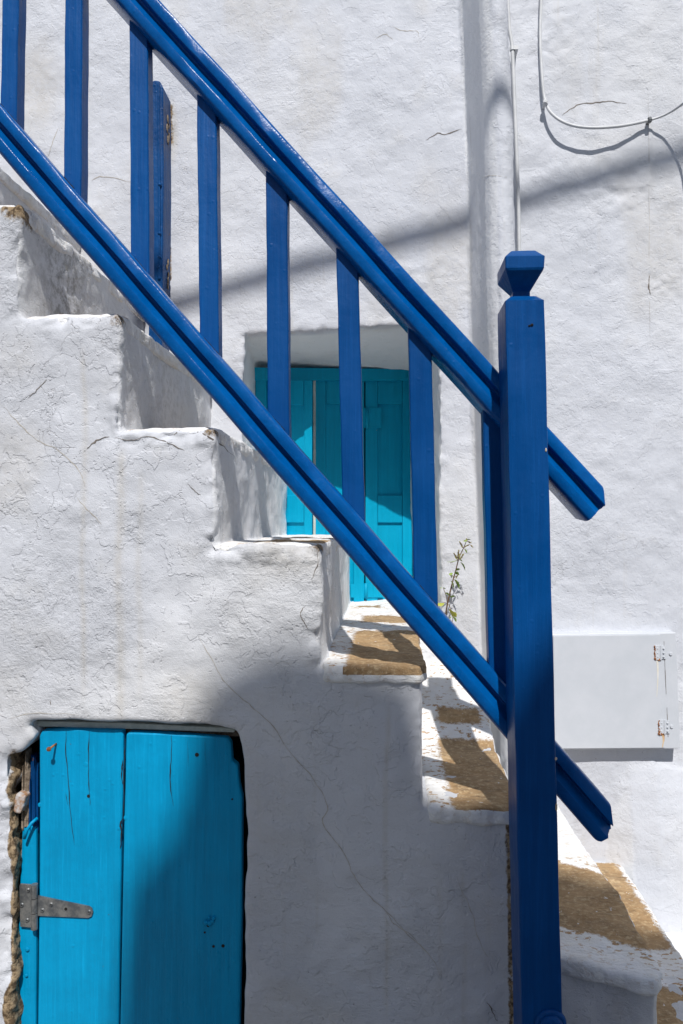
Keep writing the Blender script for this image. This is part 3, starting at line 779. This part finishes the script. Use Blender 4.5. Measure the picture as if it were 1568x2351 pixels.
# balusters: left/right picture columns of the front face at top and bottom
BY = R0 + .024
bal = [(-142, -146, 38), (10, 0, 37), (149.5, 146, 40), (296, 300, 43), (451, 458, 45), (610, 614, 49), (771, 786, 51), (936.5, 951, 54), (1108, 1123, 56)]
for k, (xt, xb, w) in enumerate(bal):
    yt = max(1.0975 * (xt - 370) + 110, -600); yb = 239 + 1.149 * xb + 20
    a0, a1 = PY(xt, yt, BY), PY(xt + w, yt, BY); b0, b1 = PY(xb, yb, BY), PY(xb + w + (1 if k > 4 else 0), yb, BY)
    dp = .036 + .001 * (k % 3)
    bm = bmesh.new(); V = []
    ns = 14
    zl0, zl1 = zat(lo, b0.x, .12), zat(lo, b1.x, .12); zu0, zu1 = zat(up, a0.x, .85), zat(up, a1.x, .85)
    rings = []
    for i in range(ns + 1):
        t = i / ns; j = (lambda s: .0004 * math.sin(t * 13 + k * 5 + s) + .0003 * math.sin(t * 29 + k * 3 + s * 2))
        x0 = b0.x + (a0.x - b0.x) * t + j(0) * (t not in (0, 1)); x1 = b1.x + (a1.x - b1.x) * t + j(2)
        z0 = zl0 + (zu0 - zl0) * t; z1 = zl1 + (zu1 - zl1) * t; c = .0022
        rings.append([bm.verts.new(p) for p in ((x0 + c, BY, z0), (x1 - c, BY, z1), (x1, BY + c, z1), (x1, BY + dp - c, z1), (x1 - c, BY + dp, z1), (x0 + c, BY + dp, z0), (x0, BY + dp - c, z0), (x0, BY + c, z0))])
    for P_, Q_ in zip(rings, rings[1:]):
        for m in range(8): bm.faces.new((P_[m], P_[(m + 1) % 8], Q_[(m + 1) % 8], Q_[m]))
    bm.faces.new(rings[0]); bm.faces.new(list(reversed(rings[-1])))
    link('baluster', done(bm), MAT['blue2' if k < 5 else 'blue'], rl)
# newel post
PF, PD = 1.398, .100
bm = bmesh.new(); c = .0045
def ringp(x0, x1, y0, y1, z):
    return [bm.verts.new(p) for p in ((x0 + c, y0, z), (x1 - c, y0, z), (x1 - .001, y0 + .001, z), (x1, y0 + c, z), (x1, y1 - c, z), (x1 - c, y1, z), (x0 + c, y1, z), (x0, y1 - c, z), (x0, y0 + c, z), (x0 + .001, y0 + .001, z))]
R = []
zt = PY(1200, 689, PF).z; n = 24
for i in range(n + 1):
    t = i / n; z = zt * t; yy = 2351 + (689 - 2351) * ((z - PY(0, 2351, PF).z) / (zt - PY(0, 2351, PF).z))
    x0 = PY(1199 + (1160 - 1199) * (2351 - yy) / 1662, yy, PF).x; x1 = PY(1293 + (1250.5 - 1293) * (2351 - yy) / 1662, yy, PF).x
    R.append(ringp(x0 + .0005 * math.sin(i * 2.1), x1 + .0005 * math.sin(i * 1.7 + 1), PF, PF + PD, z))
X0, X1 = x0, x1; cx, cy = (X0 + X1) / 2, PF + PD / 2
R.append(ringp(X0 + .012, X1 - .012, PF + .014, PF + PD - .014, zt + .0115))
for P_, Q_ in zip(R, R[1:]):
    for m in range(10): bm.faces.new((P_[m], P_[(m + 1) % 10], Q_[(m + 1) % 10], Q_[m]))
bm.faces.new(R[0]); bm.faces.new(list(reversed(R[-1])))
post = link('newel_post', done(bm), MAT['blue'], rl, label='thick square blue newel post with a flared cap')
bm = bmesh.new(); c = .003
zz = lambda y: PY(1205, y, PF).z
nk = .0165
R = [ringp(cx - nk, cx + nk, cy - nk, cy + nk, zt + .002), ringp(cx - nk, cx + nk, cy - nk, cy + nk, PY(1205, 675, cy).z),
     ringp(X0 + .0025, X1 - .0015, PF + .002, PF + PD - .002, zz(619)), ringp(X0 + .0005, X1 - .0003, PF, PF + PD, zz(614)),
     ringp(X0, X1 + .001, PF - .001, PF + PD, zz(588)), ringp(X0 + .003, X1 - .003, PF + .003, PF + PD - .003, zz(583)), ringp(X0 + .014, X1 - .012, PF + .018, PF + PD - .018, PY(1205, 575.5, PF + .018).z)]
for P_, Q_ in zip(R, R[1:]):
    for m in range(10): bm.faces.new((P_[m], P_[(m + 1) % 10], Q_[(m + 1) % 10], Q_[m]))
bm.faces.new(R[0]); bm.faces.new(list(reversed(R[-1])))
link('post_cap', done(bm), MAT['blue'], post)
# knocks and a bolt head on the post
bm = bmesh.new()
p = PY(1264, 2352, PF)
tube(bm, [p + Vector((0, .002, 0)), p + Vector((0, -.004, 0)), p + Vector((0, -.006, 0))], [.030, .028, .024], 24)
tube(bm, [p + Vector((0, -.004, 0)), p + Vector((0, -.010, 0)), p + Vector((0, -.014, 0))], [.022, .021, .014], 20)
link('bolt', done(bm, smooth=True), MAT['blue'], post)
bm = bmesh.new()
for x, y, r in ((1219, 746, 4.5), (1213, 748, 3)):
    cpt = PY(x, y, PF - .0006); tube(bm, [cpt, cpt + Vector((.004, .0, .0004))], [r * .0005, r * .0005], 6)
link('knot_hole', done(bm), MAT['dark'], post)
bm = bmesh.new()
for x, y, w, h in ((1253.5, 1033, 2.2, 5), (1276.5, 1742, 3, 4), (1277.5, 1853, 2.6, 10)):
    cpt = PY(x, y, PF - .0008); k = .00083
    bmesh.ops.create_icosphere(bm, subdivisions=1, radius=1, matrix=Matrix.Translation(cpt) @ Matrix.Diagonal((w * k, .0012, h * k, 1)))
link('paint_chips', done(bm), simple('bare wood chips', (.42, .32, .2), (.6, .5, .38), .8), post, kind='stuff')

# dark gaps where balusters are let into the lower rail
bm = bmesh.new()
for k, (xt, xb, w) in enumerate(bal[1:]):
    yb = 239 + 1.149 * xb
    for s in range(5):
        xa = xb + w * (s + .1) / 5; a = PY(xa, yb + 1.149 * (xa - xb) - 1.2, BY - .0005); b = PY(xa + w * .17, yb + 1.149 * (xa + w * .17 - xb) - 1.2, BY - .0005)
        if random.random() < .75: tube(bm, [a, b], random.uniform(.0008, .0018), 5)
link('joint_gaps', done(bm), MAT['dark'], rl, kind='stuff')

# ------------------------------------------------------------------ old post against the wall
op = thing('old_post', tuple(PY(375, 900, 2.36)), 'weathered blue wooden post fixed to the white wall behind the third baluster', 'post')
bm = bmesh.new()
Yo = 2.305
pts = [(345, 190), (352, 183), (366, 184), (374, 200), (375, 420), (373, 640), (371, 800), (340, 800), (343, 500)]
P_ = [PY(x, y, Yo) for x, y in pts]; prism(bm, [(p.x, p.z) for p in P_], 'y', Yo, YW + .01)
bevel(bm, .006, 3); link('post', done(bm), MAT['oldblue'], op)
bm = polyplate([(361, 192), (366, 186), (368, 640), (362, 640)], Yo - .006, Yo + .01, .002)
link('batten', done(bm), MAT['oldblue'], op)
for x, y in ((367, 424), (366, 536), (366, 590), (364, 612)):
    bm = bmesh.new(); bmesh.ops.create_icosphere(bm, subdivisions=2, radius=.006, matrix=Matrix.Translation(PY(x, y, Yo - .004)))
    link('bolt', done(bm, smooth=True), MAT['oldblue'], op)
bm = bmesh.new(); base = PY(375, 430, Yo)
for y, L_ in ((255, 60), (590, 70)):
    for s in range(5):
        yy = y + L_ * s / 5; p = PY(374.5, yy, Yo); r = random.uniform(.004, .008)
        bmesh.ops.create_icosphere(bm, subdivisions=2, radius=1, matrix=Matrix.Translation(Vector((p.x + .001, YW - .03 + random.uniform(-.02, .01), p.z))) @ Matrix.Diagonal((.0025, r * 1.2, r * 2.2, 1)))
link('rot', done(bm, smooth=True), MAT['rot'], op, kind='stuff')

# ------------------------------------------------------------------ conduit and cables on the right wall
cd = thing('conduit', tuple(PY(1190, 560, 2.33)), 'thin white plastic conduit running down beside the plastered pipe', 'conduit')
pth = [(1158, -260), (1163, -60), (1169, 60), (1176, 112), (1182, 250), (1188, 400), (1191, 500), (1194, 640), (1205, 900), (1215, 1150)]
bm = bmesh.new(); tube(bm, spline([PY(x, y, 2.35) for x, y in pth]), .0058, 12); link('pipe', done(bm, smooth=True), MAT['cable'], cd)
for x, y in ((1176, 112),):
    bm = bmesh.new(); p = PY(x, y, 2.35)
    tube(bm, [p + Vector((0, 0, .006)), p - Vector((0, 0, .006))], .0085, 12); box(bm, p.x + .004, p.x + .018, 2.343, 2.40, p.z - .006, p.z + .006)
    link('clip', done(bm), MAT['cable'], cd)
cb = thing('hanging_cable', tuple(PY(1350, 294, 2.34)), 'pale cable hanging in a loop across the right wall and casting a shadow', 'cable')
cp = [(1243, -220, 2.375), (1242, 0, 2.372), (1240, 80, 2.37), (1244, 170, 2.365), (1251, 230, 2.36), (1268, 262, 2.345), (1302, 284, 2.335), (1350, 293, 2.332), (1420, 290, 2.334),
      (1490, 276, 2.35), (1530, 262, 2.335), (1568, 238, 2.30), (1604, 205, 2.25), (1650, 150, 2.18), (1760, 10, 2.0), (1900, -180, 1.8)]
cpts = spline([PY(x, y, Y) for x, y, Y in cp])
bm = bmesh.new(); tube(bm, cpts[:9 * 6 + 1], .0048, 10); link('cable', done(bm, smooth=True), MAT['cable'], cb)
bm = bmesh.new(); tube(bm, cpts[9 * 6:], .0036, 10); link('cable', done(bm, smooth=True), MAT['cable'], cb)
for x, y, Y, rot in ((1252, 236, 2.352, .3), (1491, 276, 2.35, 1.35)):
    bm = bmesh.new(); p = PY(x, y, Y)
    hexm = Matrix.Translation(p) @ Matrix.Rotation(rot, 4, 'Y')
    bmesh.ops.create_cube(bm, size=1, matrix=hexm @ Matrix.Diagonal((.015, .016, .011, 1)))
    bmesh.ops.create_cube(bm, size=1, matrix=hexm @ Matrix.Translation((.0, (YW - Y) * .5, 0)) @ Matrix.Diagonal((.008, (YW - Y) + .02, .01, 1)))
    bevel(bm, .0015, 1); link('clip', done(bm), MAT['cable' if x < 1300 else 'steel'], cb)
# ------------------------------------------------------------------ meter cabinet
YB = 2.332
cab = thing('wall_cabinet', tuple(PY(1410, 1720, YB)), 'flat white painted metal cabinet with rusty hinges on the lower right wall', 'cabinet')
def wp(x, y, Y=YB): p = PY(x, y, Y); return p
bm = bmesh.new()
hexa(bm, [wp(1268, 1722), wp(1562, 1719), wp(1562, 1719) + Vector((0, .09, 0)), wp(1268, 1722) + Vector((0, .09, 0)),
          wp(1266, 1456), wp(1552, 1452), wp(1552, 1452) + Vector((0, .09, 0)), wp(1266, 1456) + Vector((0, .09, 0))])
bevel(bm, .003, 2); link('case', done(bm), MAT['whitemetal'], cab)
Yb2 = YB - .004
bm = bmesh.new()
a, b, c_, d = wp(1274, 1719, Yb2), wp(1526, 1717, Yb2), wp(1516, 1457, Yb2), wp(1270, 1460, Yb2); t = Vector((0, .0035, 0))
hexa(bm, [a, b, b + t, a + t, d, c_, c_ + t, d + t]); bevel(bm, .0008, 1)
dr = link('door', done(bm), MAT['whitemetal'], cab)
for hx, hy in ((1517, 1499), (1526, 1670)):
    bm = bmesh.new()
    a, b = wp(hx - 13, hy - 17, YB - .0062), wp(hx - 1.5, hy + 16, YB - .0062); box(bm, a.x, b.x, YB - .0062, YB - .004, b.z, a.z)
    a, b = wp(hx + 1.5, hy - 16, YB - .0035), wp(hx + 12, hy + 14, YB - .0035); box(bm, a.x, b.x, YB - .0035, YB - .0008, b.z, a.z)
    tube(bm, [wp(hx, hy - 17, YB - .006), wp(hx, hy + 16, YB - .006)], .0028, 8)
    for dx in (-7, 7):
        for dy in (-10, 0, 9):
            p = wp(hx + dx, hy + dy, YB - .006); tube(bm, [p, p + Vector((0, -.0015, 0))], [.003, .0018], 8)
    h = link('hinge', done(bm), MAT['whitemetal'], dr)
    bm = bmesh.new()
    p = wp(hx - 12, hy, YB - .0045)
    for k in range(16):
        q_ = wp(hx - 13 + random.uniform(-1.5, 1.8), hy - 15 + k * 2.1, YB - .0064 if random.random() < .4 else YB - .0044)
        bmesh.ops.create_icosphere(bm, subdivisions=1, radius=1, matrix=Matrix.Translation(q_) @ Matrix.Diagonal((random.uniform(.001, .0028), .0006, random.uniform(.002, .005), 1)))
    for k in range(5):
        q_ = wp(hx - 4 + random.uniform(-4, 4), hy + 14 + k * .8, YB - .0064)
        bmesh.ops.create_icosphere(bm, subdivisions=1, radius=1, matrix=Matrix.Translation(q_) @ Matrix.Diagonal((.003, .0008, .0018, 1)))
    link('rust', done(bm, smooth=True), MAT['rust'], h, kind='stuff')
for x, y in ((1540, 1501), (1542, 1668), (1492, 1708)):
    bm = bmesh.new(); p = wp(x, y, YB - .001); tube(bm, [p, p + Vector((0, -.0025, 0))], [.0055, .0045], 12)
    link('screw', done(bm), MAT['whitemetal'], cab)
for pts in ([(1524, 1458), (1528, 1560), (1532, 1640), (1535, 1717)], [(1271, 1462), (1272, 1600), (1274, 1716)]):
    bm = bmesh.new(); P_ = spline([wp(x, y, YB - .0012) for x, y in pts], 5)
    for k in range(len(P_) - 1):
        if random.random() < .6: tube(bm, [P_[k], P_[k + 1]], random.uniform(.0004, .0009), 5)
    link('door_seam', done(bm), MAT['crack'], cab, kind='stuff')
# rust runs under the hinges
def rustrun():
    m = M('rust run', .8, .2); n = m.noise(1, 5, .6, m.scaled(150, 150, 14))
    m.col(m.mix(m.rng(n, .35, .62), (.50, .24, .06), (.66, .52, .34))); return m.m
RR = rustrun()
for x, y0, y1, w in ((1522, 1686, 1716, 7), (1509, 1516, 1600, 5)):
    bm = bmesh.new(); L_, R_ = [], []
    for k in range(9):
        t = k / 8; ww = w * (1 - .75 * t) * random.uniform(.75, 1.1) / 2; yy = y0 + (y1 - y0) * t; xx = x + 1.5 * math.sin(t * 4)
        L_.append(bm.verts.new(wp(xx - ww, yy, Yb2 - .0005))); R_.append(bm.verts.new(wp(xx + ww, yy, Yb2 - .0005)))
    for k in range(8): bm.faces.new((L_[k], L_[k + 1], R_[k + 1], R_[k]))
    link('rust_run', done(bm), RR if w > 6 else simple('faint rust', (.66, .62, .52), (.72, .70, .66), .7), dr)

# ------------------------------------------------------------------ weed growing at the jamb
pt = thing('weed', tuple(PY(1024, 1440, 2.32)), 'spindly green weed with seed heads growing at the corner of the recess', 'plant')
zx = lambda x, y: (991 + .1067 * x, 1191.7 + .1067 * y)
def pw(x, y, Y): a, b = zx(x, y); return PY(a, b, Y)
stem = [(285, 2350, 2.36), (305, 2060, 2.33), (340, 1820, 2.31), (385, 1620, 2.30), (430, 1430, 2.295), (475, 1260, 2.29), (520, 1100, 2.285), (570, 900, 2.28), (620, 760, 2.28), (680, 640, 2.275), (725, 530, 2.275), (765, 420, 2.27)]
sp = spline([pw(*s) for s in stem], 4)
bm = bmesh.new(); tube(bm, sp, [.0028 - .0019 * i / len(sp) for i in range(len(sp))], 6)
for a, b, Y in (((340, 1820), (250, 1480), 2.31), ((300, 1800), (200, 1830), 2.31), ((340, 1820), (420, 1950), 2.30), ((430, 2300), (460, 2040), 2.33), ((575, 890), (400, 945), 2.28),
                ((475, 1270), (400, 1180), 2.29), ((480, 1260), (570, 1210), 2.28), ((570, 890), (480, 740), 2.275), ((570, 890), (580, 680), 2.27), ((600, 880), (675, 770), 2.27),
                ((680, 630), (605, 490), 2.27), ((690, 620), (800, 550), 2.265), ((800, 550), (875, 600), 2.26), ((760, 480), (840, 510), 2.265), ((750, 480), (700, 460), 2.27)):
    m1 = ((a[0] + b[0]) / 2 + 8, (a[1] + b[1]) / 2 - 12)
    tube(bm, spline([pw(*a, Y), pw(*m1, Y - .004), pw(*b, Y - .006)], 4), .001, 5)
link('stem', done(bm, smooth=True), MAT['stem'], pt)
def leafm(c, L, W, ang, tilt, mat):
    bm = bmesh.new(); n = 7; rows = []
    for i in range(n + 1):
        t = i / n; w = W * math.sin(math.pi * min(1, t * .93 + .05)) ** .8 * (1 + (.18 if i % 2 else -.1)); bend = -.25 * L * t * t
        rows.append([bm.verts.new((t * L, s * w / 2, abs(s) * w * .14 + bend)) for s in (-1, 0, 1)])
    for A, B in zip(rows, rows[1:]):
        for k in range(2): bm.faces.new((A[k], A[k + 1], B[k + 1], B[k]))
    me = done(bm, smooth=True)
    o = link('leaf', me, MAT[mat], pt)
    Mx = Matrix.Translation(c) @ Matrix.Rotation(ang, 4, 'Y') @ Matrix.Rotation(tilt, 4, 'X')
    me.transform(pt.matrix_world.inverted() @ Mx); o.matrix_parent_inverse = Matrix.Identity(4)
s_ = .00021
for x, y, Y, L, W, ang, mat in ((620, 930, 2.27, 130, 65, .85, 'leaf'), (410, 1330, 2.28, 120, 80, 1.05, 'leaf'), (490, 1300, 2.27, 150, 70, .9, 'leaf'), (290, 1590, 2.30, 75, 60, .4, 'leaf'),
                             (270, 1815, 2.30, 120, 80, 2.9, 'yleaf'), (370, 1940, 2.29, 140, 85, .9, 'yleaf'), (440, 2010, 2.29, 90, 80, .7, 'yleaf'), (420, 2110, 2.31, 70, 50, 2.8, 'leaf'),
                             (470, 2110, 2.31, 80, 45, .9, 'leaf'), (420, 1680, 2.29, 60, 50, -.4, 'leaf'), (490, 1150, 2.28, 75, 60, .3, 'leaf'), (530, 1110, 2.28, 60, 55, -.6, 'leaf'),
                             (560, 700 + 180, 2.275, 170, 16, 2.75, 'leaf'), (705, 640, 2.265, 75, 24, .9, 'leaf'), (240, 1480, 2.3, 45, 20, .2, 'leaf'), (230, 1475, 2.3, 40, 18, 2.9, 'leaf'),
                             (450, 1160, 2.28, 60, 45, 2.6, 'leaf'), (760, 450, 2.265, 55, 35, 2.7, 'leaf'), (760, 450, 2.265, 50, 35, -.3, 'leaf'), (600, 880, 2.27, 45, 35, .3, 'leaf'), (395, 1650, 2.29, 45, 40, .8, 'leaf')):
    leafm(pw(x, y, Y), L * s_, W * s_, ang, random.uniform(-.9, -.2), mat)
bm = bmesh.new()
for a, b, Y, n in (((480, 740), (540, 860), 2.275, 14), ((580, 670), (560, 830), 2.27, 16), ((600, 750), (600, 860), 2.27, 14), ((675, 760), (625, 850), 2.27, 12), ((605, 490), (665, 610), 2.27, 16),
                   ((390, 1170), (435, 1250), 2.285, 14), ((560, 1200), (530, 1270), 2.28, 10), ((800, 490), (845, 515), 2.265, 8), ((720, 600), (780, 560), 2.265, 8), ((850, 570), (880, 605), 2.26, 7), ((750, 420), (765, 470), 2.27, 8)):
    for k in range(n):
        t = k / (n - 1); p = pw(a[0] + (b[0] - a[0]) * t + random.uniform(-9, 9), a[1] + (b[1] - a[1]) * t + random.uniform(-7, 7), Y - random.uniform(-.003, .003))
        bmesh.ops.create_icosphere(bm, subdivisions=1, radius=random.uniform(.0013, .0024), matrix=Matrix.Translation(p))
link('seed_heads', done(bm), MAT['seed'], pt, kind='stuff')

# ------------------------------------------------------------------ across the lane: what casts the soft shadows
def across(x, y, L=6.0):
    p = PY(x, y, YF); return (p.x + .125 * L, p.z + 1.25 * L)
oh = thing('opposite_house', (2, -4.45, 0), 'white house across the lane with an uneven parapet', 'house')
out = [(268, 2351), (280, 2080), (296, 1985), (345, 1935), (395, 1870), (420, 1780), (434, 1690), (452, 1615), (490, 1555), (560, 1508), (640, 1478), (730, 1478), (860, 1512), (950, 1548), (972, 1640), (990, 1760), (1030, 1805), (1115, 1795), (1165, 1690),
       (1250, 1600), (1340, 1600), (1430, 1690), (1520, 1760), (1800, 1800), (2600, 1800), (5200, 1800)]
pp = [across(x, y) for x, y in out]
xl0 = pp[0][0]
bm = bmesh.new(); prism(bm, [(xl0, 0)] + pp + [(pp[-1][0], 0)], 'y', -4.65, -4.45); link('parapet_wall', done(bm), MAT['plaster2'], oh)
bm = bmesh.new(); box(bm, xl0 + .05, pp[-1][0], -9.6, -4.65, 0, 5.4); link('wall', done(bm), MAT['plaster2'], oh)
bm = bmesh.new(); box(bm, xl0, pp[-1][0] + .1, -9.7, -4.651, 5.4, 5.5); link('roof', done(bm), MAT['roof'], oh)
for x in (1.6, 3.4):
    bm = bmesh.new(); box(bm, x, x + .8, -4.45, -4.41, 1.6, 2.8); w_ = link('window', done(bm), MAT['teal'], oh)
    for k in range(2):
        bm = bmesh.new(); box(bm, x + .05 + .37 * k, x + .38 + .37 * k, -4.41, -4.39, 1.66, 2.74); link('shutter', done(bm), MAT['teal'], w_)
lw = thing('low_house', (-3, -4.85, 0), 'low white house across the lane beside the taller one', 'house')
bm = bmesh.new(); box(bm, -9, xl0 - .05, -9.6, -4.65, 0, 3.6); link('wall', done(bm), MAT['plaster2'], lw)
bm = bmesh.new(); box(bm, -9.05, xl0 - .02, -9.65, -4.6, 3.6, 3.7); link('roof', done(bm), MAT['roof'], lw)
# overhead cable bundle slung along the lane
L_ = 3.7
a = PY(440, 690, YW); b = PY(1068, 512, YW); sl = (b.z - a.z) / (b.x - a.x)
oc = lambda x: Vector((x, YW - L_, a.z + sl * (x - .125 * L_ - a.x) + 1.25 * L_))
bm = bmesh.new(); tube(bm, [oc(-5), oc(0), oc(6)], .0245, 10)
tagm(link('overhead_cable', done(bm, smooth=True), MAT['black']), 'thick black cable bundle slung above the lane', 'cable')
